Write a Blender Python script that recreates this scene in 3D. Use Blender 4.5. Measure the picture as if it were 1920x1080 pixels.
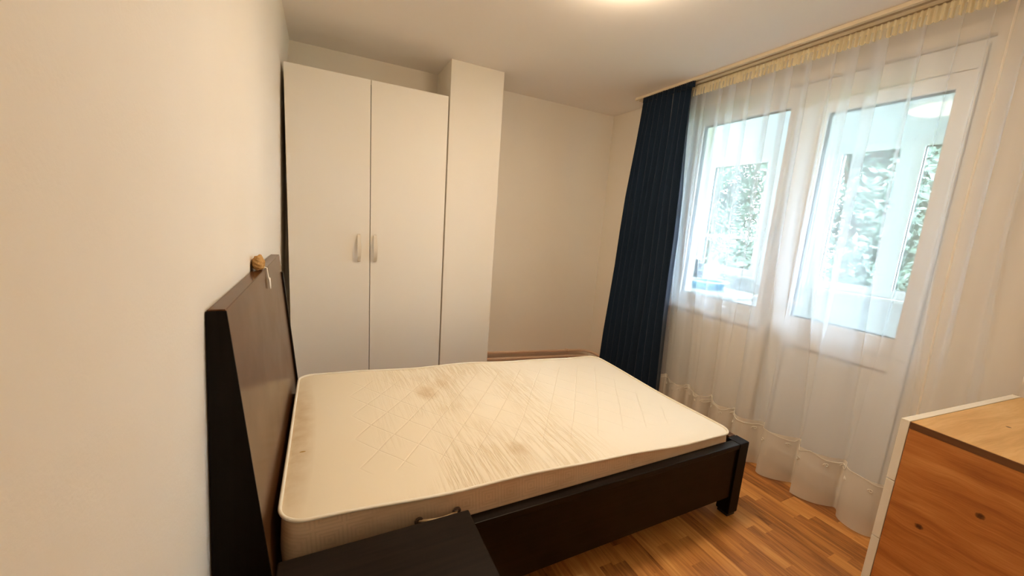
import bpy, bmesh, math, random
from mathutils import Vector, Matrix

sc = bpy.context.scene
for o in list(bpy.data.objects):
    bpy.data.objects.remove(o)
C = sc.collection
random.seed(7)
PI = math.pi

# ------------------------------------------------------------------ camera
YAW, PITCH, ROLL, FPX = math.radians(26.456), math.radians(-9.651), math.radians(4.049), 721.0
fw = Vector((math.sin(YAW)*math.cos(PITCH), math.cos(YAW)*math.cos(PITCH), math.sin(PITCH)))
rt = Vector((math.cos(YAW), -math.sin(YAW), 0.0))
up = rt.cross(fw)
r2 = rt*math.cos(ROLL) + up*math.sin(ROLL)
u2 = -rt*math.sin(ROLL) + up*math.cos(ROLL)
cam = bpy.data.cameras.new('camera')
cam.sensor_fit = 'HORIZONTAL'; cam.sensor_width = 36.0
cam.lens = FPX/1920.0*36.0
cam.clip_start = 0.01; cam.clip_end = 200
camo = bpy.data.objects.new('camera', cam); C.objects.link(camo)
camo.matrix_world = Matrix(((r2.x, u2.x, -fw.x, 0.243), (r2.y, u2.y, -fw.y, 0.0), (r2.z, u2.z, -fw.z, 1.422), (0, 0, 0, 1)))
sc.camera = camo

# ------------------------------------------------------------------ world, exposure
LAMP_POWER = 81.0
LAMP_COL = (1.0, 0.785, 0.53)
SKY_STRENGTH = 25.0
w = bpy.data.worlds.new('sky'); sc.world = w; w.use_nodes = True
nt = w.node_tree; nt.nodes.clear()
bg = nt.nodes.new('ShaderNodeBackground'); wo = nt.nodes.new('ShaderNodeOutputWorld')
bg.inputs[0].default_value = (0.80, 0.91, 1.0, 1); bg.inputs[1].default_value = SKY_STRENGTH
nt.links.new(bg.outputs[0], wo.inputs[0])
vs = sc.view_settings
vs.view_transform = 'Standard'; vs.look = 'None'; vs.exposure = 0.07; vs.gamma = 1.0; vs.use_curve_mapping = False
sc.cycles.transparent_max_bounces = 40
sc.cycles.max_bounces = 10; sc.cycles.diffuse_bounces = 6; sc.cycles.glossy_bounces = 4; sc.cycles.transmission_bounces = 8

# ------------------------------------------------------------------ materials
def newmat(name):
    m = bpy.data.materials.new(name); m.use_nodes = True
    n = m.node_tree.nodes; n.clear()
    out = n.new('ShaderNodeOutputMaterial')
    return m, m.node_tree, out
class G:
    """tiny node-graph helper"""
    def __init__(s, tree): s.t = tree
    def n(s, typ, **kw):
        x = s.t.nodes.new(typ)
        for k, v in kw.items(): setattr(x, k, v)
        return x
    def l(s, a, b): s.t.links.new(a, b)
    def math(s, op, a, b=None, c=None, clamp=False):
        x = s.n('ShaderNodeMath', operation=op); x.use_clamp = clamp
        for i, v in enumerate((a, b, c)):
            if v is None: continue
            if isinstance(v, (int, float)): x.inputs[i].default_value = v
            else: s.l(v, x.inputs[i])
        return x.outputs[0]
    def mixc(s, f, a, b, blend='MIX'):
        x = s.n('ShaderNodeMix', data_type='RGBA', blend_type=blend)
        for i, v in ((0, f), (6, a), (7, b)):
            if isinstance(v, (int, float)): x.inputs[i].default_value = v
            elif isinstance(v, tuple): x.inputs[i].default_value = (*v, 1)
            else: s.l(v, x.inputs[i])
        return x.outputs[2]
    def noise(s, vec, scale, detail=4, rough=.55, dist=0):
        x = s.n('ShaderNodeTexNoise'); x.inputs['Scale'].default_value = scale; x.inputs['Detail'].default_value = detail
        x.inputs['Roughness'].default_value = rough; x.inputs['Distortion'].default_value = dist
        if vec is not None: s.l(vec, x.inputs['Vector'])
        return x.outputs['Fac']
    def map(s, vec, scale=(1, 1, 1), loc=(0, 0, 0), rot=(0, 0, 0)):
        x = s.n('ShaderNodeMapping'); x.inputs['Scale'].default_value = scale; x.inputs['Location'].default_value = loc; x.inputs['Rotation'].default_value = rot
        s.l(vec, x.inputs['Vector']); return x.outputs[0]
    def ramp(s, f, stops):
        x = s.n('ShaderNodeValToRGB'); e = x.color_ramp.elements
        while len(e) < len(stops): e.new(0.5)
        for i, (p, c) in enumerate(stops): e[i].position = p; e[i].color = (*c, 1) if len(c) == 3 else c
        s.l(f, x.inputs[0]); return x.outputs[0]
    def bump(s, h, strength=.2, dist=.01, normal=None):
        x = s.n('ShaderNodeBump'); x.inputs['Strength'].default_value = strength; x.inputs['Distance'].default_value = dist
        s.l(h, x.inputs['Height'])
        if normal is not None: s.l(normal, x.inputs['Normal'])
        return x.outputs[0]
    def pos(s): return s.n('ShaderNodeNewGeometry').outputs['Position']
    def obj(s): return s.n('ShaderNodeTexCoord').outputs['Object']
def principled(name, col, rough=.6, spec=.5, coat=0, metal=0):
    m, t, out = newmat(name); g = G(t)
    b = g.n('ShaderNodeBsdfPrincipled'); g.l(b.outputs[0], out.inputs[0])
    b.inputs['Base Color'].default_value = (*col, 1); b.inputs['Roughness'].default_value = rough
    b.inputs['Specular IOR Level'].default_value = spec; b.inputs['Coat Weight'].default_value = coat; b.inputs['Metallic'].default_value = metal
    return m, g, b
def plain(name, col, rough=.6, spec=.5, var=.06, scale=8, bump=0, bscale=200, coat=0):
    m, g, b = principled(name, col, rough, spec, coat)
    p = g.obj()
    f = g.noise(p, scale)
    c = g.mixc(f, tuple(max(0, x*(1-var)) for x in col), tuple(min(1, x*(1+var)) for x in col))
    g.l(c, b.inputs['Base Color'])
    if bump: g.l(g.bump(g.noise(p, bscale, 3), bump, .003), b.inputs['Normal'])
    return m
M = {}
M['wall'] = plain('painted_plaster', (0.84, 0.785, 0.70), .85, .2, .03, 2.5, .12, 140)
M['ceiling'] = plain('ceiling_paint', (0.89, 0.85, 0.82), .9, .1, .02, 2, .1, 120)
M['wardrobe'] = plain('white_melamine', (0.86, 0.815, 0.735), .55, .35, .01, 3)
M['wardrobe_in'] = plain('grey_carcass', (0.25, 0.22, 0.2), .7, .2)
M['handle'] = plain('cream_plastic', (0.72, 0.65, 0.54), .4, .4, .02)
M['pvc'] = plain('white_pvc', (0.84, 0.85, 0.86), .35, .4, .01)
M['gasket'] = plain('rubber_gasket', (0.05, 0.055, 0.06), .6)
M['pipe'] = plain('shade_brown_pipe', (0.66, 0.47, 0.34), .45, .4)  # white pipes; the brown of their shading is put into the colour
M['track'] = plain('cream_track', (0.72, 0.62, 0.46), .45, .4)
M['groove'] = plain('track_groove', (0.10, 0.06, 0.035), .7)
M['white_lacquer'] = plain('white_lacquer', (0.84, 0.80, 0.72), .4, .4, .01)
M['cord'] = plain('handle_cord', (0.62, 0.45, 0.27), .8)
M['eyelet'] = plain('metal_eyelet', (0.10, 0.06, 0.04), .35, .6)
M['paper'] = plain('white_ribbon', (0.85, 0.82, 0.76), .8)
M['pad'] = plain('black_foot_pad', (0.012, 0.012, 0.014), .5)

# dark espresso stained wood
def dark_wood(name, col, rough, axis, spec=.14):
    m, g, b = principled(name, col, rough, spec)
    p = g.obj()
    s = [22, 22, 22]; s[axis] = 1.2
    f = g.noise(g.map(p, tuple(s)), 3.0, 5)
    g.l(g.ramp(f, [(.3, tuple(x*.65 for x in col)), (.75, tuple(x*1.5 for x in col))]), b.inputs['Base Color'])
    f2 = g.noise(p, 5, 3)
    g.l(g.math('MULTIPLY_ADD', f2, .12, rough-.06), b.inputs['Roughness'])
    g.l(g.bump(f, .04, .002), b.inputs['Normal'])
    return m
M['dark_x'] = dark_wood('espresso_wood_long', (0.008, 0.0048, 0.0036), .42, 0)
M['dark_y'] = dark_wood('espresso_wood_cross', (0.085, 0.034, 0.013), .22, 1, .19)
M['dark_z'] = dark_wood('espresso_wood_post', (0.0045, 0.0032, 0.003), .45, 2)
M['dark_top'] = dark_wood('espresso_wood_top', (0.011, 0.0065, 0.0045), .45, 0, .10)

# knotty oak of the dresser: grain along one axis, bending round real knots
def oak(name, c1, c2, c3, axis, cross, knots=(), size=.011):
    m, g, b = principled(name, c2, .5, .3)
    p = g.obj()
    sx = g.n('ShaderNodeSeparateXYZ'); g.l(p, sx.inputs[0])
    A, X = sx.outputs[axis], sx.outputs[cross]
    core = None; bend = None
    for ka, kx in knots:
        da = g.math('SUBTRACT', A, ka); dx = g.math('SUBTRACT', X, kx)
        near = g.math('ADD', g.math('MULTIPLY', g.math('MULTIPLY', da, da), 1/(size*5)**2), g.math('MULTIPLY', g.math('MULTIPLY', dx, dx), 1/(size*3.2)**2))
        push = g.math('MULTIPLY', dx, g.math('DIVIDE', 1.0, g.math('ADD', near, .35)))
        bend = push if bend is None else g.math('ADD', bend, push)
        c = g.math('ADD', g.math('MULTIPLY', g.math('MULTIPLY', da, da), 1/(size*1.15)**2), g.math('MULTIPLY', g.math('MULTIPLY', dx, dx), 1/size**2))
        c = g.math('ADD', c, g.math('MULTIPLY', g.math('SUBTRACT', g.noise(p, 160, 2), .5), 1.2))
        k = g.math('POWER', g.math('SUBTRACT', 1.15, c, None, True), .6)
        core = k if core is None else g.math('MAXIMUM', core, k)
    Xb = X if bend is None else g.math('SUBTRACT', X, g.math('MULTIPLY', bend, .32))
    wob = g.math('MULTIPLY', g.math('SUBTRACT', g.noise(p, 4.5, 2), .5), .035)
    cv = g.n('ShaderNodeCombineXYZ'); g.l(A, cv.inputs[0]); g.l(g.math('ADD', Xb, wob), cv.inputs[1])
    f = g.noise(g.map(cv.outputs[0], (1.3, 13, 1), (.37, .11, 0)), 1.5, 6, .62, .5)
    f2 = g.noise(g.map(cv.outputs[0], (7, 150, 1)), 1.5, 4)
    mix = g.math('ADD', g.math('MULTIPLY', f, .76), g.math('MULTIPLY', f2, .24))
    col = g.ramp(mix, [(.34, c1), (.5, c2), (.66, c3)])
    if core is not None: col = g.mixc(g.math('MULTIPLY', core, .9), col, (0.045, 0.014, 0.005))
    g.l(col, b.inputs['Base Color'])
    g.l(g.bump(f2, .08, .002), b.inputs['Normal'])
    return m
M['oak_side'] = oak('knotty_oak_side', (0.29, 0.090, 0.020), (0.46, 0.165, 0.038), (0.61, 0.26, 0.072), 1, 2, ((-.203, .716), (-.098, .594), (-.33, .45), (-.2, .22)), .0085)
M['oak_lit_top'] = oak('knotty_oak_lit_top', (0.52, 0.29, 0.105), (0.65, 0.39, 0.16), (0.74, 0.48, 0.22), 0, 1, ((.30, -.13), (.12, -.24), (.52, -.3)), .006)  # paler copy of the side oak: lamp light on the top put into colour
M['oak_gap_shade'] = oak('dark_oak_gap_shade', (0.09, 0.035, 0.012), (0.13, 0.052, 0.018), (0.18, 0.075, 0.026), 1, 2)  # shade of the gap under the dresser top, put into a darker oak

# laminate planks: three-strip pattern, tone from the plank's own random number
def laminate():
    m, g, b = principled('laminate_plank', (.3, .14, .05), .36, .45)
    p = g.pos()
    rnd = g.n('ShaderNodeObjectInfo').outputs['Random']
    sx = g.n('ShaderNodeSeparateXYZ'); g.l(p, sx.inputs[0])
    strip = g.math('FLOOR', g.math('DIVIDE', sx.outputs[0], .0643))
    off = g.math('FRACT', g.math('MULTIPLY', g.math('SINE', g.math('MULTIPLY', strip, 12.9898)), 43758.5))
    seg = g.math('FLOOR', g.math('ADD', g.math('DIVIDE', sx.outputs[1], .42), g.math('MULTIPLY', off, 7.0)))
    cid = g.n('ShaderNodeCombineXYZ'); g.l(strip, cid.inputs[0]); g.l(seg, cid.inputs[1]); g.l(rnd, cid.inputs[2])
    wn = g.n('ShaderNodeTexWhiteNoise', noise_dimensions='3D'); g.l(cid.outputs[0], wn.inputs['Vector'])
    add = g.n('ShaderNodeVectorMath', operation='ADD'); g.l(g.map(p, (14, 1.1, 1)), add.inputs[0])
    sh = g.n('ShaderNodeVectorMath', operation='SCALE'); g.l(wn.outputs['Color'], sh.inputs[0]); sh.inputs['Scale'].default_value = 20
    g.l(sh.outputs[0], add.inputs[1])
    f = g.noise(add.outputs[0], 2.2, 6, .62, 1.2)
    f2 = g.noise(g.map(p, (130, 5, 1)), 1.6, 4)
    v = g.math('ADD', g.math('MULTIPLY', f, .62), g.math('ADD', g.math('MULTIPLY', f2, .16), g.math('MULTIPLY', wn.outputs['Value'], .24)))
    col = g.ramp(v, [(.30, (0.17, 0.055, 0.012)), (.44, (0.41, 0.155, 0.034)), (.58, (0.60, 0.26, 0.062)), (.74, (0.76, 0.40, 0.13))])
    g.l(col, b.inputs['Base Color'])
    g.l(g.bump(f2, .05, .001), b.inputs['Normal'])
    return m
M['laminate'] = laminate()
M['floor_base'] = plain('floor_underlay', (0.06, 0.03, 0.015), .9)

# mattress fabrics
def mattress_top():
    m, g, b = principled('quilted_damask', (.8, .7, .5), .85, .15)
    p = g.obj()      # metres, origin at head/near/bottom corner
    sx = g.n('ShaderNodeSeparateXYZ'); g.l(p, sx.inputs[0]); x, y = sx.outputs[0], sx.outputs[1]
    def line(v, period, width):
        fr = g.math('FRACT', g.math('DIVIDE', v, period))
        d = g.math('ABSOLUTE', g.math('SUBTRACT', fr, .5))
        return g.math('SUBTRACT', 1, g.math('DIVIDE', d, width), None, True)
    wob = g.math('MULTIPLY', g.math('SUBTRACT', g.noise(p, 3, 2), .5), .03)
    a = g.math('ADD', g.math('ADD', g.math('MULTIPLY', x, 1.0), g.math('MULTIPLY', y, .75)), wob)
    c = g.math('ADD', g.math('SUBTRACT', g.math('MULTIPLY', x, 1.0), g.math('MULTIPLY', y, .75)), wob)
    quilt = g.math('MAXIMUM', line(a, .15, .035), line(c, .15, .035))
    # quilted field stays clear of the borders
    def band(v, lo, hi, s):
        return g.math('MULTIPLY', g.math('MULTIPLY', g.math('SUBTRACT', v, lo), 1/s, None, True), g.math('MULTIPLY', g.math('SUBTRACT', hi, v), 1/s, None, True), None, True)
    field = g.math('MULTIPLY', band(x, .22, 1.84, .04), band(y, .15, .99, .03))
    quilt = g.math('MULTIPLY', quilt, field)
    # short creases running across the bed
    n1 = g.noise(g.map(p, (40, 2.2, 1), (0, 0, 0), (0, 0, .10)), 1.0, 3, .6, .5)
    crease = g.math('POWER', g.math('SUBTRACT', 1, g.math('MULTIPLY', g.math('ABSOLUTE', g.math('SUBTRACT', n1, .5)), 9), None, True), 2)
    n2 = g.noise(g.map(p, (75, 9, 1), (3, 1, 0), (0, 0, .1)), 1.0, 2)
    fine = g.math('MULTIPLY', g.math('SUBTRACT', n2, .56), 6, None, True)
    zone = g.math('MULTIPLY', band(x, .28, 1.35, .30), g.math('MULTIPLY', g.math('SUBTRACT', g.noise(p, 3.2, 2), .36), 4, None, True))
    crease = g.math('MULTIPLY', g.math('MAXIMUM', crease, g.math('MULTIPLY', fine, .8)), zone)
    weave = g.noise(g.map(p, (400, 900, 1)), 1.0, 2)
    tone = g.noise(p, 1.6, 3)
    col = g.mixc(tone, (0.83, 0.755, 0.63), (0.86, 0.80, 0.69))
    # yellower towards the head end
    head_yellow = g.math('SUBTRACT', 1, g.math('MULTIPLY', x, .72), None, True)
    col = g.mixc(g.math('MULTIPLY', head_yellow, .42), col, (0.80, 0.66, 0.42))
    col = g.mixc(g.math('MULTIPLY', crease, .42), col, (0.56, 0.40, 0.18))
    # two stains
    def stain(cx, cy, rx, ry, s):
        dx = g.math('DIVIDE', g.math('SUBTRACT', x, cx), rx); dy = g.math('DIVIDE', g.math('SUBTRACT', y, cy), ry)
        d = g.math('ADD', g.math('MULTIPLY', dx, dx), g.math('MULTIPLY', dy, dy))
        return g.math('MULTIPLY', g.math('MULTIPLY', g.math('SUBTRACT', 1, d, None, True), g.noise(p, 22, 3)), s)
    st = g.math('ADD', stain(.60, .77, .07, .10, .8), stain(.83, .16, .06, .06, .6))
    st = g.math('ADD', st, g.math('ADD', g.math('ADD', stain(.02, .5, .07, .6, .7), stain(.045, .36, .011, .0045, 3.5)), stain(.70, .86, .05, .08, .4)))
    col = g.mixc(st, col, (0.46, 0.26, 0.06))
    g.l(col, b.inputs['Base Color'])
    h = g.math('SUBTRACT', g.math('MULTIPLY', weave, .04), g.math('ADD', g.math('MULTIPLY', quilt, .5), g.math('MULTIPLY', crease, .65)))
    g.l(g.bump(h, .5, .007), b.inputs['Normal'])
    return m
def mattress_side():
    m, g, b = principled('embossed_border', (.72, .52, .33), .8, .15)
    p = g.obj()
    sx = g.n('ShaderNodeSeparateXYZ'); g.l(p, sx.inputs[0])
    along = g.math('ADD', sx.outputs[0], sx.outputs[1])
    fx = g.math('SUBTRACT', g.math('FRACT', g.math('DIVIDE', along, .085)), .5)
    fz = g.math('SUBTRACT', g.math('FRACT', g.math('ADD', g.math('DIVIDE', sx.outputs[2], .085), .15)), .5)
    d = g.math('MAXIMUM', g.math('ABSOLUTE', fx), g.math('ABSOLUTE', fz))
    ring = g.math('GREATER_THAN', g.math('SINE', g.math('MULTIPLY', d, 48)), .15)
    patch = g.math('MULTIPLY', g.math('SUBTRACT', g.noise(p, 2.5, 1), .40), 7, None, True)
    pat = g.math('MULTIPLY', ring, patch)
    tone = g.noise(p, 4, 3)
    col = g.mixc(tone, (0.66, 0.47, 0.30), (0.80, 0.62, 0.44))
    dirt = g.math('MULTIPLY', g.math('SUBTRACT', g.noise(g.map(p, (1, 1, 3)), 5, 4), .5), 3, None, True)
    col = g.mixc(g.math('MULTIPLY', dirt, .5), col, (0.36, 0.2, 0.09))
    col = g.mixc(g.math('MULTIPLY', pat, .16), col, (0.36, 0.22, 0.11))
    g.l(col, b.inputs['Base Color'])
    g.l(g.bump(pat, .35, .002), b.inputs['Normal'])
    return m
M['mat_top'] = mattress_top(); M['mat_side'] = mattress_side()
M['piping'] = plain('white_piping', (0.86, 0.80, 0.68), .7, .2)

# navy curtain
def navy():
    m, g, b = principled('navy_cloth', (.008, .016, .034), .85, .1)
    p = g.obj()
    n = g.noise(g.map(p, (300, 300, 60)), 2, 3)
    g.l(g.mixc(n, (0.005, 0.012, 0.027), (0.013, 0.028, 0.054)), b.inputs['Base Color'])
    b.inputs['Sheen Weight'].default_value = .15
    g.l(g.bump(n, .15, .002), b.inputs['Normal'])
    return m
M['navy'] = navy()
# sheer voile: part hole, part thread
def voile(name, cover, col, trans=.62):
    m, t, out = newmat(name); g = G(t)
    tr = g.n('ShaderNodeBsdfTransparent'); di = g.n('ShaderNodeBsdfDiffuse'); tl = g.n('ShaderNodeBsdfTranslucent')
    di.inputs[0].default_value = (*col, 1); tl.inputs[0].default_value = (*col, 1)
    m1 = g.n('ShaderNodeMixShader'); m1.inputs[0].default_value = trans; g.l(di.outputs[0], m1.inputs[1]); g.l(tl.outputs[0], m1.inputs[2])
    m2 = g.n('ShaderNodeMixShader'); g.l(tr.outputs[0], m2.inputs[1]); g.l(m1.outputs[0], m2.inputs[2])
    m2.inputs[0].default_value = cover
    n = g.noise(g.map(g.obj(), (1, 12, 1)), 2.0, 2)
    cc = g.mixc(n, tuple(x*.95 for x in col), col); g.l(cc, di.inputs[0]); g.l(cc, tl.inputs[0])
    g.l(m2.outputs[0], out.inputs[0])
    return m
M['voile'] = voile('sheer_voile', .33, (0.84, 0.86, 0.92))
M['voile_hem'] = voile('sheer_hem', .82, (0.84, 0.79, 0.71), .2)
M['embroidery'] = plain('embroidery_thread', (0.88, 0.84, 0.76), .6)
M['tape'] = voile('heading_tape', .9, (0.88, 0.78, 0.55), .3)
# glass
def glass():
    m, t, out = newmat('window_glass'); g = G(t)
    tr = g.n('ShaderNodeBsdfTransparent'); gl = g.n('ShaderNodeBsdfGlossy'); gl.inputs['Roughness'].default_value = .02
    tr.inputs[0].default_value = (.95, .985, 1, 1)
    mx = g.n('ShaderNodeMixShader'); mx.inputs[0].default_value = .012
    g.l(tr.outputs[0], mx.inputs[1]); g.l(gl.outputs[0], mx.inputs[2]); g.l(mx.outputs[0], out.inputs[0])
    return m
M['glass'] = glass()
def emission(name, col, s):
    m, t, out = newmat(name); g = G(t)
    e = g.n('ShaderNodeEmission'); e.inputs[0].default_value = (*col, 1); e.inputs[1].default_value = s
    g.l(e.outputs[0], out.inputs[0]); return m
M['lamp'] = emission('lit_lamp_shade', LAMP_COL, LAMP_POWER)
M['balcony'] = plain('white_balcony_paint', (0.80, 0.83, 0.86), .8, .2, .03)
M['balcony_floor'] = plain('balcony_tile', (0.42, 0.42, 0.42), .6)
M['blue'] = plain('blue_plastic', (0.10, 0.42, 0.62), .35)
M['grey'] = plain('dark_grey_plastic', (0.10, 0.13, 0.16), .5)
M['bark'] = plain('bark', (0.12, 0.09, 0.06), .9, .1, .3, 20)
M['toy'] = plain('tan_plush', (0.50, 0.29, 0.11), .95, .1, .35, 60, .6, 300)
def leafmat():
    m, g, b = principled('leaf', (.1, .2, .05), .55, .4)
    n = g.noise(g.obj(), 2.5, 2)
    g.l(g.mixc(n, (0.05, 0.078, 0.056), (0.12, 0.155, 0.115)), b.inputs['Base Color'])
    return m
M['leaf'] = leafmat()
M['ground'] = plain('grass_ground', (0.12, 0.18, 0.07), .9, .1, .3, 2)

# ------------------------------------------------------------------ helpers
def mesh(bm, name):
    me = bpy.data.meshes.new(name); bm.to_mesh(me); bm.free(); return me
def bx(bm, x0, x1, y0, y1, z0, z1, bev=0):
    v = [bm.verts.new(p) for p in ((x0, y0, z0), (x1, y0, z0), (x1, y1, z0), (x0, y1, z0), (x0, y0, z1), (x1, y0, z1), (x1, y1, z1), (x0, y1, z1))]
    fs = [bm.faces.new([v[i] for i in f]) for f in ((3, 2, 1, 0), (4, 5, 6, 7), (0, 1, 5, 4), (1, 2, 6, 5), (2, 3, 7, 6), (3, 0, 4, 7))]
    if bev:
        es = list({e for f in fs for e in f.edges})
        bmesh.ops.bevel(bm, geom=es, offset=bev, segments=2, profile=.5, affect='EDGES')
def prism(bm, pts, axis, a, b):
    """extrude a closed 2D outline along an axis: 0 -> pts are (y,z), 1 -> (x,z), 2 -> (x,y)"""
    def P(q, t): return {0: (t, q[0], q[1]), 1: (q[0], t, q[1]), 2: (q[0], q[1], t)}[axis]
    A = [bm.verts.new(P(q, a)) for q in pts]; B = [bm.verts.new(P(q, b)) for q in pts]
    n = len(pts)
    bm.faces.new(A); bm.faces.new(B[::-1])
    for i in range(n): bm.faces.new((A[i], B[i], B[(i+1) % n], A[(i+1) % n]))
    bmesh.ops.recalc_face_normals(bm, faces=bm.faces)
def tube(bm, path, r, seg=8, closed=False):
    path = [Vector(p) for p in path]; n = len(path); rings = []
    for i, p in enumerate(path):
        a = path[i-1] if (i or closed) else path[0]; b = path[(i+1) % n] if (i < n-1 or closed) else path[-1]
        t = (b-a).normalized()
        ref = Vector((0, 0, 1)) if abs(t.z) < .9 else Vector((1, 0, 0))
        u = t.cross(ref).normalized(); v = u.cross(t)
        rr = r[i] if isinstance(r, (list, tuple)) else r
        rings.append([bm.verts.new(p + u*math.cos(2*PI*k/seg)*rr + v*math.sin(2*PI*k/seg)*rr) for k in range(seg)])
    for i in range(n if closed else n-1):
        A, B = rings[i], rings[(i+1) % n]
        for k in range(seg): bm.faces.new((A[k], A[(k+1) % seg], B[(k+1) % seg], B[k]))
    if not closed: bm.faces.new(rings[0][::-1]); bm.faces.new(rings[-1])
    bmesh.ops.recalc_face_normals(bm, faces=bm.faces)
def lathe(bm, prof, cx, cy, seg=32):
    rings = []
    for r, z in prof:
        rings.append([bm.verts.new((cx+r*math.cos(2*PI*k/seg), cy+r*math.sin(2*PI*k/seg), z)) for k in range(seg)] if r > 1e-6 else [bm.verts.new((cx, cy, z))])
    for A, B in zip(rings, rings[1:]):
        for k in range(seg):
            k2 = (k+1) % seg
            q = [A[k % len(A)], A[k2 % len(A)], B[k2 % len(B)], B[k % len(B)]]
            q2 = []
            for x in q:
                if x not in q2: q2.append(x)
            if len(q2) > 2: bm.faces.new(q2)
    bmesh.ops.recalc_face_normals(bm, faces=bm.faces)
WM = {}     # world matrices of everything built
def obj(name, bm, mat, parent=None, smooth=False):
    """geometry is given in world coordinates; a part is moved into its parent's frame"""
    me = mesh(bm, name) if isinstance(bm, bmesh.types.BMesh) else bm
    me.materials.append(M[mat])
    o = bpy.data.objects.new(name, me); C.objects.link(o)
    if parent is not None:
        o.parent = parent; me.transform(WM[parent.name].inverted())
        WM[o.name] = WM[parent.name].copy()
    else: WM[o.name] = Matrix.Identity(4)
    if smooth:
        for p in me.polygons: p.use_smooth = True
    return o
def tag(o, label, cat, group=None, kind=None):
    if label: o['label'] = label
    if cat: o['category'] = cat
    if group: o['group'] = group
    if kind: o['kind'] = kind
    return o
def thing(name, label, cat, loc=(0, 0, 0), rz=0, group=None, kind=None):
    o = bpy.data.objects.new(name, None); C.objects.link(o); o.empty_display_size = .1
    o.location = loc; o.rotation_euler = (0, 0, rz)
    WM[o.name] = Matrix.Translation(Vector(loc)) @ Matrix.Rotation(rz, 4, 'Z')
    return tag(o, label, cat, group, kind)
def boxo(name, mat, parent, *b, bev=0):
    bm = bmesh.new(); bx(bm, *b, bev=bev); return obj(name, bm, mat, parent)
def struct(name, bm, mat, label, cat):
    return tag(obj(name, bm, mat), label, cat, kind='structure')

# ------------------------------------------------------------------ room shell
H, W, D, YN = 2.509, 2.807, 3.185, -0.62
bm = bmesh.new(); bx(bm, -.2, W+.3, YN-.12, D+.15, -.12, -.009)
floor = struct('floor', bm, 'floor_base', 'warm brown laminate plank floor under the bed', 'floor')
PW, PL, k = .193, 1.285, 0
i = 0
x = 0.0
while x < W+.05:
    y = YN - random.uniform(.1, 1.1)
    while y < D:
        y0, y1 = max(y, YN), min(y+PL, D)
        if y1-y0 > .02 and x < W:
            b = bmesh.new(); bx(b, x+.0006, min(x+PW, W)-.0006, y0+.0006, y1-.0006, -.010, 0.0, bev=.0011)
            obj('plank', b, 'laminate', floor)
        y += PL
    x += PW
bm = bmesh.new(); bx(bm, -.2, W+.3, YN-.12, D+.15, H, H+.15)
struct('ceiling', bm, 'ceiling', 'plain off-white painted ceiling over the room', 'ceiling')
# left wall: out of plumb, leaning into the room towards the ceiling
prof = [(-.042, 0), (-.021, .59), (-.002, 1.15), (.005, 1.4), (.011, 1.65), (.016, 1.9), (.021, 2.1), (.028, 2.25), (.040, 2.38), (.056, H)]
bm = bmesh.new(); prism(bm, [(-.18, 0)] + prof + [(-.18, H)], 1, YN-.12, D)
o = struct('wall_left', bm, 'wall', 'smooth beige painted wall beside the headboard, filling the photo\'s left', 'wall')
bm = bmesh.new(); bx(bm, -.18, W+.3, D, D+.15, 0, H)
struct('wall_back', bm, 'wall', 'beige painted wall behind the wardrobe and the pillar', 'wall')
bm = bmesh.new(); bx(bm, -.18, W+.3, YN-.12, YN, 0, H)
struct('wall_near', bm, 'wall', 'plain beige painted wall behind the viewer', 'wall')
# window wall with one combined opening for window and balcony door
OY0, OYM, OY1, OZT, OZS = .735, 1.44, 2.27, 2.36, .875
bm = bmesh.new()
bx(bm, W, W+.3, YN, OY0, 0, H); bx(bm, W, W+.3, OY1, D, 0, H); bx(bm, W, W+.3, OY0, OY1, OZT, H); bx(bm, W, W+.3, OYM, OY1, 0, OZS)
struct('wall_right', bm, 'wall', 'painted wall with the window and balcony door behind the curtains', 'wall')
bm = bmesh.new(); bx(bm, 1.055, 1.46, 2.815, D, 0, H, bev=.004)
struct('wall_pillar', bm, 'wall', 'square beige pillar between the wardrobe and the bare back wall', 'pillar')

# ------------------------------------------------------------------ window and balcony door
def rect_frame(bm, xa, xb, y0, y1, z0, z1, t, tb=None):
    tb = t if tb is None else tb
    bx(bm, xa, xb, y0, y0+t, z0, z1, bev=.003); bx(bm, xa, xb, y1-t, y1, z0, z1, bev=.003)
    bx(bm, xa, xb, y0+t, y1-t, z1-t, z1, bev=.003); bx(bm, xa, xb, y0+t, y1-t, z0, z0+tb, bev=.003)
def casement(parent, xa, y0, y1, z0, z1, t=.07, sash='sash', bottom=None, panel=None):
    """leaf: frame, gasket line, pane"""
    bm = bmesh.new(); rect_frame(bm, xa, xa+.06, y0, y1, z0, z1, t, bottom)
    s = obj(sash, bm, 'pvc', parent)
    tb = t if bottom is None else bottom
    bm = bmesh.new(); rect_frame(bm, xa+.014, xa+.046, y0+t-.001, y1-t+.001, z0+tb-.001, z1-t+.001, .006); obj('gasket', bm, 'gasket', s)
    boxo('pane', 'glass', s, xa+.026, xa+.034, y0+t+.003, y1-t-.003, z0+tb+.003, z1-t-.003)
    return s
XF = W+.05
win = thing('window_1', 'white framed window left of the balcony door, behind the sheer curtain', 'window', (XF, (OYM+OY1)/2, OZS), kind='structure')
bm = bmesh.new(); rect_frame(bm, XF, XF+.07, OYM+.005, OY1-.002, OZS+.005, OZT-.002, .05); obj('window_frame', bm, 'pvc', win)
casement(win, XF-.012, OYM+.035, OY1-.035, OZS+.035, OZT-.05, .072, bottom=.06)
boxo('window_sill', 'pvc', win, W-.018, XF+.005, OYM+.04, OY1+.03, OZS-.028, OZS+.004, bev=.004)
bm = bmesh.new(); bx(bm, XF-.026, XF-.012, OYM+.055, OYM+.083, 1.50, 1.57, bev=.003); bx(bm, XF-.05, XF-.034, OYM+.059, OYM+.079, 1.42, 1.55, bev=.004); bx(bm, XF-.04, XF-.02, OYM+.062, OYM+.076, 1.53, 1.545); obj('window_handle', bm, 'pvc', win)
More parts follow.
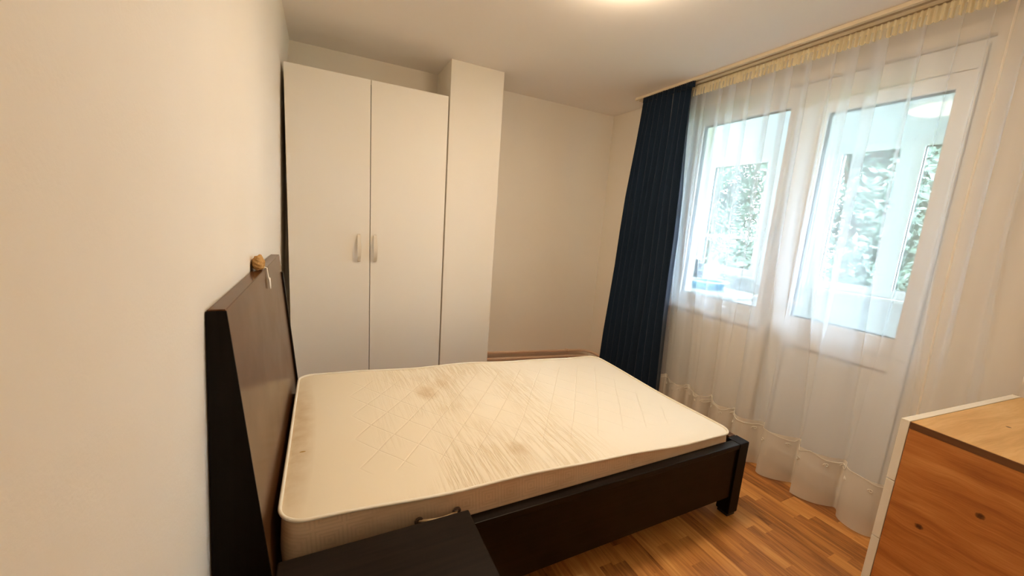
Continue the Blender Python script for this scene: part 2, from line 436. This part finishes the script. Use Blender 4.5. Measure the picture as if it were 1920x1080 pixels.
door = thing('door_1', 'white balcony door with tall glass pane, behind the sheer curtain', 'door', (XF, (OY0+OYM)/2, 0), kind='structure')
bm = bmesh.new()
bx(bm, XF, XF+.07, OY0+.002, OY0+.05, 0, OZT-.002, bev=.003); bx(bm, XF, XF+.07, OYM-.055, OYM+.004, 0, OZT-.002, bev=.003); bx(bm, XF, XF+.07, OY0+.05, OYM-.055, OZT-.055, OZT-.002, bev=.003); bx(bm, XF, XF+.07, OY0+.05, OYM-.055, 0, .03)
obj('door_frame', bm, 'pvc', door)
leaf = casement(door, XF-.012, OY0+.028, OYM-.032, .87, 2.235, .072, 'upper_leaf', .10)
bm = bmesh.new(); rect_frame(bm, XF-.012, XF+.048, OY0+.028, OYM-.032, .02, .868, .072, .09); obj('lower_leaf', bm, 'pvc', door)
boxo('door_panel', 'pvc', door, XF+.004, XF+.032, OY0+.1, OYM-.104, .11, .796)
bm = bmesh.new(); bx(bm, XF-.012, XF+.048, OY0+.028, OYM-.032, 2.237, OZT-.03, bev=.003); obj('top_leaf_rail', bm, 'pvc', door)
bm = bmesh.new(); bx(bm, XF-.026, XF-.012, OYM-.082, OYM-.052, 1.02, 1.10, bev=.003); bx(bm, XF-.055, XF-.037, OYM-.19, OYM-.06, 1.052, 1.07, bev=.004); bx(bm, XF-.05, XF-.02, OYM-.074, OYM-.06, 1.053, 1.069); obj('door_handle', bm, 'pvc', door)

# ------------------------------------------------------------------ balcony beyond the glass
BX0, BX1, BY0, BY1 = W+.3, 4.06, -.7, 3.5
bm = bmesh.new(); bx(bm, BX0, BX1+.12, BY0, BY1, -.15, -.02)
struct('balcony_floor', bm, 'balcony_floor', 'grey balcony floor outside the balcony door', 'floor')
bm = bmesh.new(); bx(bm, BX0, BX1+.12, BY0, BY1, 2.5, 2.62)
struct('balcony_ceiling', bm, 'balcony', 'white balcony ceiling seen through the glass', 'ceiling')
bm = bmesh.new(); bx(bm, BX1-.01, BX1+.10, BY0, BY1, 2.22, 2.5); 
struct('balcony_beam', bm, 'balcony', 'white beam above the outer balcony windows', 'beam')
bm = bmesh.new(); bx(bm, BX0, BX1+.1, BY1, BY1+.1, -.02, 2.5)
struct('balcony_end_wall', bm, 'balcony', 'white wall at the far end of the balcony', 'wall')
bm = bmesh.new(); bx(bm, BX0, BX1+.1, BY0-.1, BY0, -.02, 2.5)
struct('balcony_near_wall', bm, 'balcony', 'white wall at the near end of the balcony', 'wall')
par = thing('balcony_parapet', 'white panelled parapet under the outer balcony windows', 'parapet', (BX1, 1.4, -.02), kind='structure')
ys = [BY0, -.02, .66, 1.37, 1.86, 2.33, 3.02, BY1]
for a, b_ in zip(ys, ys[1:]):
    boxo('parapet_panel', 'balcony', par, BX1+.02, BX1+.05, a+.04, b_-.04, 0, 1.0)
    bm = bmesh.new(); rect_frame(bm, BX1-.005, BX1+.06, a, b_, -.02, 1.03, .042); obj('panel_frame', bm, 'pvc', par)
boxo('parapet_cap', 'pvc', par, BX1-.05, BX1+.1, BY0, BY1, 1.03, 1.055, bev=.004)
ow = thing('window_2', 'row of white framed outer windows enclosing the balcony', 'window', (BX1, 1.4, 1.055), kind='structure')
for j, (a, b_) in enumerate(zip(ys, ys[1:])):
    if j == 4: continue
    casement(ow, BX1, a+.004, b_-.004, 1.057, 2.218, .06)
boxo('transom', 'pvc', ow, BX1-.03, BX1-.002, 2.33, 3.02, 1.42, 1.45)
col = bmesh.new(); bx(col, BX1-.06, BX1+.08, 1.87, 2.30, 1.056, 2.219, bev=.004)
struct('balcony_post', col, 'balcony', 'white solid pier between the outer balcony windows', 'post')
# storage on the balcony
cab = thing('storage_cabinet', 'low pale grey cabinet on the balcony, left behind the window', 'cabinet', (3.6, 2.45, -.02))
bm = bmesh.new(); bx(bm, 3.42, 3.86, 2.10, 2.85, .04, .90, bev=.004); obj('body', bm, 'balcony', cab)
for a in (2.11, 2.48): 
    d_ = boxo('door', 'pvc', cab, 3.402, 3.419, a, a+.355, .06, .88, bev=.002)
    boxo('knob', 'grey', d_, 3.385, 3.402, (a+.31 if a < 2.3 else a+.03), (a+.33 if a < 2.3 else a+.05), .5, .52)
for a in (2.13, 2.78):
    for c_ in (3.44, 3.80): boxo('leg', 'grey', cab, c_, c_+.04, a, a+.04, -.02, .04)
boxo('cabinet_top', 'pvc', cab, 3.40, 3.88, 2.08, 2.87, .90, .92, bev=.003)
bas = thing('washing_basin', 'round blue and white plastic basin on the balcony cabinet', 'basin', (3.62, 2.5, .92))
bm = bmesh.new(); lathe(bm, [(0, .921), (.13, .921), (.165, .985), (.175, .985), (.175, .992), (.158, .992), (.125, .93), (0, .93)], 3.62, 2.5, 28); obj('bowl', bm, 'blue', bas, True)
bm = bmesh.new(); lathe(bm, [(.155, .988), (.182, .988), (.184, 1.0), (.155, 1.0), (.155, .988)], 3.62, 2.5, 28); obj('rim', bm, 'pvc', bas, True)
can = thing('canister', 'dark grey canister standing behind the blue basin on the balcony', 'canister', (3.77, 2.79, .92))
bm = bmesh.new(); lathe(bm, [(0, .921), (.075, .921), (.08, .93), (.08, 1.13), (.07, 1.15), (0, 1.15)], 3.77, 2.78, 20); obj('body', bm, 'grey', can, True)
bm = bmesh.new(); lathe(bm, [(0, 1.151), (.045, 1.151), (.045, 1.175), (0, 1.178)], 3.77, 2.78, 20); obj('lid', bm, 'grey', can, True)
# ground and trees outside
bm = bmesh.new(); bx(bm, 4.5, 40, -25, 30, -3.3, -3.0)
struct('ground', bm, 'ground', 'green ground below the balcony', 'ground')
def tree(name, label, cx, cy, h, rad, n, seed):
    rnd = random.Random(seed)
    t = thing(name, label, 'tree', (cx, cy, -3.0), group='trees outside the balcony')
    bm = bmesh.new(); tube(bm, [(cx, cy, -3), (cx+.08, cy+.05, -1), (cx-.05, cy, 1), (cx, cy+.1, h*.5)], [.2, .16, .12, .05], 10); obj('trunk', bm, 'bark', t, True)
    clumps = []
    bm = bmesh.new()
    for i in range(60):
        a = rnd.uniform(0, 2*PI); z = rnd.uniform(-1.2, h); rr = rad*math.sqrt(rnd.random())*(1-.55*abs((z-.8)/(h)))
        p = Vector((cx+rr*math.cos(a), cy+rr*math.sin(a), z)); clumps.append((p, rnd.uniform(.45, .85)))
        if i < 16: tube(bm, [(cx, cy, min(z, h*.45)-.4), tuple((p+Vector((cx, cy, z-.2)))*.5), tuple(p)], [.05, .03, .012], 6)
    obj('branches', bm, 'bark', t, True)
    vs_, fs = [], []
    for i in range(n):
        p, r = rnd.choice(clumps)
        q = Vector((rnd.gauss(0, 1), rnd.gauss(0, 1), rnd.gauss(0, 1))).normalized()*r*rnd.random()**.4 + p
        u = Vector((rnd.gauss(0, 1), rnd.gauss(0, 1), rnd.gauss(0, .6))).normalized()
        v = u.cross(Vector((rnd.gauss(0, 1), rnd.gauss(0, 1), rnd.gauss(0, 1)))).normalized()
        L = rnd.uniform(.045, .085); k0 = len(vs_)
        vs_ += [tuple(q-u*L), tuple(q+v*L*.5+u.cross(v)*L*.1), tuple(q+u*L), tuple(q-v*L*.5+u.cross(v)*L*.1)]
        fs.append((k0, k0+1, k0+2, k0+3))
    me = bpy.data.meshes.new('foliage'); me.from_pydata(vs_, [], fs); o = obj('foliage', me, 'leaf', t)
    o['kind'] = 'stuff'
tree('leafy_tree', 'green leafy tree nearest the balcony, seen through the door glass', 7.6, 3.1, 4.2, 1.7, 40000, 3)
tree('leafy_tree', 'farther green tree outside, behind the one nearest the balcony', 16.5, 6.0, 6.0, 1.9, 30000, 5)
tree('leafy_tree', 'leafy tree outside, seen through the left window', 11.4, 8.4, 5.0, 1.7, 26000, 8)

# ------------------------------------------------------------------ wardrobe
wd = thing('wardrobe', 'tall white two-door wardrobe against the back wall', 'wardrobe', (.54, 2.99, 0))
wx0, wx1, wxm, wf, wz = .043, 1.046, .531, 2.819, 2.262
for a in (wx0, wx1-.018): boxo('side_panel', 'wardrobe', wd, a, a+.018, wf+.02, 3.17, 0, wz-.004)
boxo('top_panel', 'wardrobe', wd, wx0+.019, wx1-.019, wf+.02, 3.17, wz-.024, wz-.004)
boxo('base_panel', 'wardrobe', wd, wx0+.019, wx1-.019, wf+.02, 3.17, .05, .07)
boxo('plinth', 'wardrobe', wd, wx0+.019, wx1-.019, wf+.045, wf+.06, 0, .05)
boxo('back_panel', 'wardrobe_in', wd, wx0+.019, wx1-.019, 3.16, 3.168, .07, wz-.024)
boxo('inner_partition', 'wardrobe_in', wd, wxm-.01, wxm+.01, wf+.021, 3.158, .072, wz-.026)
for s, (a, b_) in ((0, (wx0, wxm-.0022)), (1, (wxm+.0022, wx1))):
    d_ = boxo('door', 'wardrobe', wd, a, b_, wf, wf+.018, .055, wz, bev=.0015)
    hx = .4605 if s == 0 else .5645
    # bow handle: thin at its feet, deep in the middle
    bm = bmesh.new(); N = 18; rings = []
    for i in range(N+1):
        t = i/N; z = 1.087+.183*t; bow = math.sin(PI*t)
        yo = wf - .004 - .040*math.sin(PI*t**.72)**.8; th = .005+.003*bow; hw = .009+.003*bow
        rings.append([bm.verts.new(q) for q in ((hx-hw, yo, z), (hx+hw, yo, z), (hx+hw, yo+th, z), (hx-hw, yo+th, z))])
    for A, B in zip(rings, rings[1:]):
        for k_ in range(4): bm.faces.new((A[k_], A[(k_+1) % 4], B[(k_+1) % 4], B[k_]))
    bm.faces.new(rings[0][::-1]); bm.faces.new(rings[-1])
    bx(bm, hx-.0085, hx+.0085, wf-.006, wf, 1.083, 1.097); bx(bm, hx-.0085, hx+.0085, wf-.006, wf, 1.26, 1.274)
    bmesh.ops.recalc_face_normals(bm, faces=bm.faces)
    tag(obj('handle', bm, 'handle', d_), 'white bow-shaped handle', None)

# ------------------------------------------------------------------ heating pipes along the back wall
for name, dz, lab in (('upper', 0, 'upper of two painted heating pipes along the back wall'), ('lower', -.062, 'lower of two painted heating pipes along the back wall')):
    hp = thing('heating_pipe', lab, 'pipe', (2.1, 3.15, .19+dz), group='heating pipes by the back wall')
    bm = bmesh.new()
    path = [(1.462, 3.145, .222+dz), (2.0, 3.145, .19+dz), (2.55, 3.145, .158+dz), (2.64, 3.143, .152+dz), (2.70, 3.13, .148+dz), (2.745, 3.09, .145+dz), (2.765, 3.03, .142+dz), (2.767, 2.6, .13+dz), (2.767, 1.6, .11+dz)]
    tube(bm, path, .0125, 12); obj('pipe_run', bm, 'pipe', hp, True)
    for cx, cz in ((1.565, .216), (2.50, .161)):
        bm = bmesh.new(); tube(bm, [(cx-.008, 3.145, cz+dz), (cx+.008, 3.145, cz+dz)], .0165, 12); bx(bm, cx-.006, cx+.006, 3.155, D, cz+dz-.006, cz+dz+.006); obj('pipe_clip', bm, 'pipe', hp)

# ------------------------------------------------------------------ bed
by0, by1, zr, xf = 1.057, 2.292, .412, 2.17
bed = thing('bed', 'dark espresso wooden bed frame with tall sloping headboard', 'bed', (1.1, 1.67, 0))
hb = bmesh.new(); prism(hb, [(-.034, .0), (.002, 1.178), (.039, 1.178), (.118, .30), (.118, 0)], 1, by0+.008, by1-.008)
bmesh.ops.bevel(hb, geom=[e for e in hb.edges], offset=.002, segments=1, affect='EDGES')
hbo = obj('headboard', hb, 'dark_y', bed)
tag(hbo, 'glossy dark sloping headboard', None)
for y0 in (by0+.004,):
    e = bmesh.new(); prism(e, [(-.035, .0), (.001, 1.174), (.0395, 1.174), (.119, .295), (.119, 0)], 1, y0, y0+.006); obj('end_board', e, 'dark_z', hbo)
e = bmesh.new(); prism(e, [(.045, 1.09), (.054, 1.09), (.128, .30), (.112, .30)], 1, by1-.03, by1-.006); obj('end_strip', e, 'dark_z', hbo)
for (ya, yb, yi) in ((by0, by0+.044, 0), (by1-.044, by1, 1)):
    r = bmesh.new(); bx(r, .12, xf-.072, ya, yb, zr-.026, zr, bev=.0025); rail = obj('side_rail', r, 'dark_x', bed)
    pa, pb = (ya+.008, yb-.01) if yi == 0 else (ya+.01, yb-.008)
    boxo('rail_panel', 'dark_x', rail, .12, xf-.072, pa, pb, .115, zr-.026)
r = bmesh.new(); bx(r, xf-.05, xf-.004, by0+.072, by1-.072, zr-.026, zr, bev=.0025); rail = obj('foot_rail', r, 'dark_y', bed)
boxo('rail_panel', 'dark_y', rail, xf-.042, xf-.012, by0+.072, by1-.072, .115, zr-.026)
for ya in (by0-.002, by1-.068):
    r = bmesh.new(); bx(r, xf-.071, xf, ya, ya+.07, .018, zr+.001, bev=.003); lg = obj('leg', r, 'dark_z', bed)
    boxo('foot_pad', 'pad', lg, xf-.064, xf-.007, ya+.007, ya+.063, 0, .018)
for j in range(12):
    xs = .2+j*.155; boxo('slat', 'dark_y', bed, xs, xs+.07, by0+.046, by1-.046, .235+.055*(1-j/11), .25+.055*(1-j/11))

# ------------------------------------------------------------------ mattress
MX0, MX1, MY0, MY1 = .121, 2.108, 1.104, 2.243
def ztop(x): 
    t = (x-MX0)/(MX1-MX0); return .545*(1-t)+.443*t + .004*math.sin(PI*t) 
def far(x, y):
    t = (x-MX0)/(MX1-MX0); s = (y-MY0)/(MY1-MY0); return s*(-.014*(1-t)+.010*t)
def zbot(x):
    t = (x-MX0)/(MX1-MX0); return .315*(1-t)+.262*t
def outline(ins, rc, n=10):
    x0, x1, y0, y1 = MX0+ins, MX1-ins, MY0+ins, MY1-ins; r = max(rc-ins, .004); pts = []
    def edge(p, q, m): 
        for i in range(m): pts.append((p[0]+(q[0]-p[0])*i/m, p[1]+(q[1]-p[1])*i/m))
    def arc(cx, cy, a0, m):
        for i in range(m): a = a0+PI/2*i/m; pts.append((cx+r*math.cos(a), cy+r*math.sin(a)))
    edge((x0+r, y0), (x1-r, y0), 44); arc(x1-r, y0+r, -PI/2, n); edge((x1, y0+r), (x1, y1-r), 24); arc(x1-r, y1-r, 0, n)
    edge((x1-r, y1), (x0+r, y1), 44); arc(x0+r, y1-r, PI/2, n); edge((x0, y1-r), (x0, y0+r), 24); arc(x0+r, y0+r, PI, n)
    return pts
mt = thing('mattress', 'cream quilted damask mattress with white piping, lying on the bed', 'mattress', (MX0, MY0, .262))
RC = .075
def wav(x, y):   # gentle unevenness of the old edge
    return far(x, y)+.004*math.sin(6.1*x+1.0)+.003*math.sin(11*x+4*y)+.003*math.sin(7*y)
bm = bmesh.new(); loops = []
for ins, f in ((.012, 0), (.003, .06), (.0, .2), (-.004, .5), (.0, .8), (.002, .97)):
    loops.append([bm.verts.new((x, y, zbot(x)*(1-f)+(ztop(x)+wav(x, y)-.004)*f)) for x, y in outline(ins, RC)])
for A, B in zip(loops, loops[1:]):
    for i in range(len(A)): bm.faces.new((A[i], A[(i+1) % len(A)], B[(i+1) % len(A)], B[i]))
bm.faces.new(loops[0][::-1])
bmesh.ops.recalc_face_normals(bm, faces=bm.faces)
obj('border', bm, 'mat_side', mt, True)
bm = bmesh.new(); out0 = outline(.003, RC); cx, cy = (MX0+MX1)/2, (MY0+MY1)/2; loops = []
hx_, hy_ = (MX1-MX0)/2, (MY1-MY0)/2
for ins in (0.0, .008, .02, .04, .08, .13, .19, .26, .33, .40, .46, .50, .53):
    row = []
    for x, y in out0:
        # shrink towards the spine of the mattress
        sy = (hy_-ins)/hy_; sx = (hx_-ins)/hx_
        X, Y = cx+(x-cx)*sx, cy+(y-cy)*sy
        puff = .010*(1-math.exp(-ins/.03)) - .006*(1-math.exp(-ins/.3))
        row.append(bm.verts.new((X, Y, ztop(X)+far(X, Y)+(wav(x, y)-far(x, y))*math.exp(-ins/.15)-.004+puff)))
    loops.append(row)
for A, B in zip(loops, loops[1:]):
    for i in range(len(A)): bm.faces.new((A[i], A[(i+1) % len(A)], B[(i+1) % len(A)], B[i]))
bm.faces.new(loops[-1])
bmesh.ops.triangulate(bm, faces=[f for f in bm.faces if len(f.verts) > 4])
bmesh.ops.recalc_face_normals(bm, faces=bm.faces)
obj('quilted_top', bm, 'mat_top', mt, True)
bm = bmesh.new(); tube(bm, [(x, y, ztop(x)+wav(x, y)-.002) for x, y in outline(-.002, RC)], .0055, 8, True); tag(obj('piping', bm, 'piping', mt, True), 'white piping cord around the top edge', None)
bm = bmesh.new(); tube(bm, [(x, y, zbot(x)+.004) for x, y in outline(.004, RC)], .005, 6, True); obj('piping', bm, 'piping', mt, True)
hd = bmesh.new()
tube(hd, [(.512+.128*t, MY0-.006-.016*math.sin(PI*t), .446+.004*math.sin(PI*t)-.006*t) for t in [i/12 for i in range(13)]], .0045, 8)
ho = obj('carry_cord', hd, 'cord', mt, True)
for hx in (.512, .640):
    e = bmesh.new(); tube(e, [(hx+.011*math.cos(a), MY0-.006, .444+.011*math.sin(a)) for a in [2*PI*i/16 for i in range(16)]], .0045, 6, True); obj('eyelet', e, 'eyelet', ho, True)

# ------------------------------------------------------------------ nightstand
nz, nx0, nx1, ny0, ny1 = .50, .125, .655, .60, 1.030
ns = thing('nightstand', 'dark espresso nightstand beside the head of the bed', 'nightstand', (.38, .82, 0))
t = bmesh.new(); bx(t, nx0, nx1, ny0, ny1, nz-.024, nz, bev=.004); obj('top', t, 'dark_top', ns)
for a in (ny0+.008, ny1-.026): boxo('side_panel', 'dark_x', ns, nx0+.01, nx1-.02, a, a+.018, .02, nz-.024)
boxo('back_panel', 'dark_y', ns, nx0+.01, nx0+.022, ny0+.027, ny1-.027, .04, nz-.025)
boxo('bottom_panel', 'dark_x', ns, nx0+.023, nx1-.03, ny0+.027, ny1-.027, .04, .058)
for z0, z1 in ((.065, .262), (.268, .468)):
    d_ = boxo('drawer', 'dark_y', ns, nx1-.028, nx1-.010, ny0+.010, ny1-.010, z0, z1, bev=.0015)
    bm = bmesh.new(); tube(bm, [(nx1-.010, .815, (z0+z1)/2), (nx1+.004, .815, (z0+z1)/2), (nx1+.012, .815, (z0+z1)/2)], [.006, .006, .013], 12); obj('knob', bm, 'eyelet', d_, True)
for a in (ny0+.012, ny1-.052):
    for c_ in (nx0+.015, nx1-.06): boxo('foot', 'pad', ns, c_, c_+.04, a, a+.04, 0, .02)

# ------------------------------------------------------------------ small plush thing with a ribbon on the headboard
ty, tz = 1.715, 1.204
pl = thing('plush_toy', 'small tan fluffy toy tucked on top of the headboard', 'toy', (.02, ty, 1.179))
bm = bmesh.new(); bmesh.ops.create_icosphere(bm, subdivisions=4, radius=1)
rr = random.Random(2)
for v in bm.verts:
    n = v.co.normalized()
    k = 1+.07*math.sin(9*n.y+2)+.05*math.sin(13*n.z+5*n.x)+rr.uniform(-.035, .035)
    v.co = Vector((n.x*.020*k+.022, n.y*.044*k+ty, max(n.z*.028*k, -.0245)+tz))
obj('body', bm, 'toy', pl, True)
for sy in (-.026, .026):
    bm = bmesh.new(); bmesh.ops.create_icosphere(bm, subdivisions=3, radius=.011)
    for v in bm.verts: v.co = Vector((v.co.x*.7+.024, v.co.y+ty+sy, v.co.z*1.0+tz+.020))
    obj('ear', bm, 'toy', pl, True)
bm = bmesh.new()
ry = ty+.045
pts_ = [(.030, ry, 1.185, .004), (.0425, ry, 1.180, .004), (.0445, ry+.001, 1.160, .0045), (.047, ry+.001, 1.142, .006), (.050, ry+.006, 1.136, .013), (.051, ry+.004, 1.124, .010), (.052, ry+.002, 1.108, .009), (.053, ry-.002, 1.098, .003)]
prev = None
for x, y, z, h in [(a, b, c, d*1.45) for a, b, c, d in pts_]:
    r_ = [bm.verts.new(q) for q in ((x, y-h, z), (x, y+h, z), (x+.0015, y+h, z), (x+.0015, y-h, z))]
    if prev:
        for k in range(4): bm.faces.new((prev[k], prev[(k+1) % 4], r_[(k+1) % 4], r_[k]))
    else: bm.faces.new(r_)
    prev = r_
bm.faces.new(prev[::-1]); bmesh.ops.recalc_face_normals(bm, faces=bm.faces)
tag(obj('ribbon_tag', bm, 'paper', pl), 'white crumpled tag hanging over the headboard', None)

# ------------------------------------------------------------------ dresser (rotated a little)
DA = math.radians(-4.8)
dr = thing('dresser', 'knotty oak chest of drawers with white drawer fronts by the sheer curtain', 'dresser', (1.876, .464, 0), DA)
RZ = WM[dr.name]
def dbox(name, mat, parent, *b, bev=0):
    bm = bmesh.new(); bx(bm, *b, bev=bev); bm.transform(RZ); return obj(name, bm, mat, parent)
DW, DD, DH = .765, .46, .90
for a in (0, DW-.03): dbox('side_panel', 'oak_side', dr, a+.001, a+.029, -DD, -.023, 0, DH-.022)
tp = dbox('top_board', 'oak_lit_top', dr, .004, DW-.004, -DD, -.023, DH-.0215, DH, bev=.0008)
dbox('gap_shade_band', 'oak_gap_shade', tp, .0, .0045, -DD, -.023, DH-.0212, DH-.001)  # dark strips paint the gap shade along the top's sides
dbox('gap_shade_band', 'oak_gap_shade', tp, DW-.0045, DW, -DD, -.023, DH-.0212, DH-.001)
dbox('back_panel', 'oak_side', dr, .03, DW-.03, -DD, -DD+.008, .06, DH-.022)
dbox('plinth', 'white_lacquer', dr, .03, DW-.03, -.06, -.045, 0, .055)
for z0, z1 in ((.058, .2725), (.2755, .482), (.485, .692), (.695, DH+.001)):
    d_ = dbox('drawer', 'white_lacquer', dr, 0, DW, -.0215, 0, z0, z1, bev=.001)
    dbox('grip_lip', 'white_lacquer', d_, .3, .5, .0, .004, z1-.014, z1-.004)

# ------------------------------------------------------------------ curtain track
tr = thing('curtain_track', 'long cream curtain track fixed to the ceiling above the window', 'curtain track', (2.66, 1.4, H))
T0, T1 = .05, 2.66
for xa, xb in ((2.585, 2.607), (2.629, 2.667), (2.689, 2.712)): boxo('rail_strip', 'track', tr, xa, xb, T0, T1, H-.020, H-.001)
for xa, xb in ((2.607, 2.629), (2.667, 2.689)): boxo('groove', 'groove', tr, xa, xb, T0+.002, T1-.002, H-.008, H-.001)

# ------------------------------------------------------------------ curtains
def catmull(P, sub):
    out = []
    n = len(P)
    for i in range(n-1):
        p0, p1, p2, p3 = P[max(i-1, 0)], P[i], P[i+1], P[min(i+2, n-1)]
        for k in range(sub):
            t = k/sub
            out.append(tuple(.5*((2*p1[j])+(-p0[j]+p2[j])*t+(2*p0[j]-5*p1[j]+4*p2[j]-p3[j])*t*t+(-p0[j]+3*p1[j]-3*p2[j]+p3[j])*t**3) for j in (0, 1)))
    out.append(P[-1]); return out
def sheet(rows):
    bm = bmesh.new(); R = [[bm.verts.new(p) for p in r] for r in rows]
    for A, B in zip(R, R[1:]):
        for i in range(len(A)-1): bm.faces.new((A[i], A[i+1], B[i+1], B[i]))
    return bm
# navy drape: folds fan out towards the floor
rn = random.Random(11)
nf = 9
ctrl = []
for i in range(nf):
    wv = rn.uniform(.7, 1.3); ctrl += [(i, -1*rn.uniform(.6, 1)), (i+.28, .1), (i+.5*wv, 1*rn.uniform(.6, 1)), (i+.78, .0)]
ctrl.append((nf, -.6))
path = catmull(ctrl, 6)
ZS = [2.485, 2.46, 2.43, 2.38, 2.3, 2.15, 1.95, 1.7, 1.4, 1.1, .8, .5, .3, .15, .04]
rows = []
for z in ZS:
    t = (2.485-z)/2.445
    y0 = 2.09-.07*t; y1 = 2.565+.17*t**.9
    amp = .015+.030*min(1, t*3)
    rows.append([(2.597+amp*v+.006*math.sin(5*z+u), y0+(y1-y0)*(u/nf)+.004*math.sin(3*z+u*2), z) for u, v in path])
cur = thing('navy_curtain', 'dark navy blue curtain drawn aside in the corner by the bed foot', 'curtain', (2.612, 2.35, .04))
co = obj('drape', sheet(rows), 'navy', cur, True)
sol = co.modifiers.new('thickness', 'SOLIDIFY'); sol.thickness = .0025; sol.offset = 0
rows = []
for z in (2.489, 2.47, 2.45): rows.append([(2.597+.010*math.sin(i*.9), 2.085+.485*i/200, z) for i in range(201)])
co = obj('heading', sheet(rows), 'navy', cur, True)
sol = co.modifiers.new('thickness', 'SOLIDIFY'); sol.thickness = .003; sol.offset = 0

# sheer: soft folds, some of them turning over themselves
rs = random.Random(23)
SX, SY0, SY1 = 2.682, .395, 2.20
ctrl = []; y = SY0
while y < SY1-.03:
    wv = rs.uniform(.075, .15); ov = rs.choice([.018, .034, .046, .060]) if y > .75 else rs.choice([-.01, 0, .006])
    a = rs.uniform(.6, 1.0)
    ctrl += [(y, -a), (y+wv*.5, -.3*a), (y+wv+ov*.5, .9*a), (y+wv-ov*.5, .3*a)]
    y += wv
ctrl.append((y, -.5)); SY1 = y
path = catmull(ctrl, 7)
ZS = [2.462, 2.44, 2.40, 2.33, 2.2, 2.0, 1.75, 1.5, 1.25, 1.0, .8, .6, .45, .36, .30]
ZH = [.30, .25, .20, .15, .10, .06, .03, .012]
def srow(z):
    t = (2.462-z)/2.45
    amp = .008+.016*min(1, t*4)+.026*t
    r = []
    k = max(0, min(1, (t-.25)/.65)); k = k*k*(3-2*k)*.85
    for i, (u, v) in enumerate(path):
        us = SY0+(SY1-SY0)*i/(len(path)-1)
        v2 = 1.25*math.sin(2*PI*us/.205+1.3*math.sin(4.3*us)+.6)*(.45+.55*min(1, max(0, us-.45)*4))
        yy = u*(1-k)+(us+.030*math.sin(2*PI*us/.205+2.2)*min(1, max(0, us-.45)*4))*k
        yy += .006*math.sin(2.1*z+9*us)*t
        r.append((SX+amp*(v*(1-k)+v2*k)+.010*t*math.sin(4*us+z), yy, z))
    return r
sh = thing('sheer_curtain', 'white sheer voile curtain covering the window and balcony door', 'sheer curtain', (SX, 1.3, .012))
obj('voile', sheet([srow(z) for z in ZS]), 'voile', sh, True)
hemo = obj('hem_border', sheet([srow(z) for z in ZH]), 'voile_hem', sh, True)
tag(hemo, 'denser embroidered hem border', None)
# heading tape with tight pleats
rows = []
n = int((SY1-SY0)*420)
for z, am in ((2.486, .004), (2.475, .007), (2.455, .009), (2.435, .008), (2.418, .006)):
    rows.append([(SX-.006+am*.8*math.sin(i*.62+.7*math.sin(i*.053))+.003*math.sin(i*.05), SY0+(SY1-SY0)*i/n, z+.004*math.sin(i*.62+.7*math.sin(i*.053)+1)) for i in range(n+1)])
co = obj('heading_tape', sheet(rows), 'tape', sh, True)
tag(co, 'yellowish pleated heading tape', None)
# embroidery: scalloped border line and little scrolls along the hem
def on_cloth(s, z):
    r = srow(z); i = max(0, min(len(r)-1, int(s*(len(r)-1)))); p = r[i]
    return (p[0]-.003, p[1], z)
bm = bmesh.new(); N = len(path)
pl_ = []
for i in range(0, N, 2):
    z = .288+.014*math.sin(path[i][0]*26)
    p = srow(z)[i]; pl_.append((p[0]-.0025, p[1], z))
tube(bm, pl_, .0016, 5); obj('embroidered_line', bm, 'embroidery', hemo, True)
for j in range(9):
    i0 = int((.04+.11*j)*(N-1)); z0 = .262
    for (dz, r0, dirn) in ((0, .016, 1), (-.03, .012, -1), (-.012, .010, 1)):
        sc_ = []
        for k in range(18):
            a = k*.42; r_ = r0*(1-k/24)
            dy = dirn*(r_*math.cos(a)+{0: 0, -.03: .03, -.012: .055}[dz]); z = z0+dz+r_*math.sin(a)
            row = srow(z); yc = row[min(i0, N-1)][1]+dy
            q = min(row[max(0, i0-30):i0+60], key=lambda p: abs(p[1]-yc))
            sc_.append((q[0]-.0035, yc, z))
        bm = bmesh.new(); tube(bm, sc_, .0019, 5); obj('embroidered_scroll', bm, 'embroidery', hemo, True)
# sewn side seam
bm = bmesh.new()
i0 = min(range(N), key=lambda i: abs(path[i][0]-.668))
rows = []
for z in ZS+ZH[1:]:
    p = srow(z)[i0]; rows.append([(p[0]-.003, p[1]-.004, z), (p[0]-.0035, p[1], z), (p[0]-.003, p[1]+.004, z)])
obj('side_seam', sheet(rows), 'voile_hem', sh, True)

# ------------------------------------------------------------------ ceiling lamp
LX, LY = 1.39, 1.375
lp = thing('ceiling_lamp', 'round warm glowing ceiling lamp at the top edge', 'lamp', (LX, LY, H))
bm = bmesh.new(); lathe(bm, [(0, H-.001), (.10, H-.001), (.105, H-.006), (.10, H-.022), (0, H-.022)], LX, LY, 40); obj('base_ring', bm, 'handle', lp, True)
bm = bmesh.new(); lathe(bm, [(.10, H-.023), (.15, H-.026), (.168, H-.036), (.168, H-.048), (.15, H-.060), (.10, H-.067), (0, H-.070)], LX, LY, 40); obj('shade', bm, 'lamp', lp, True)
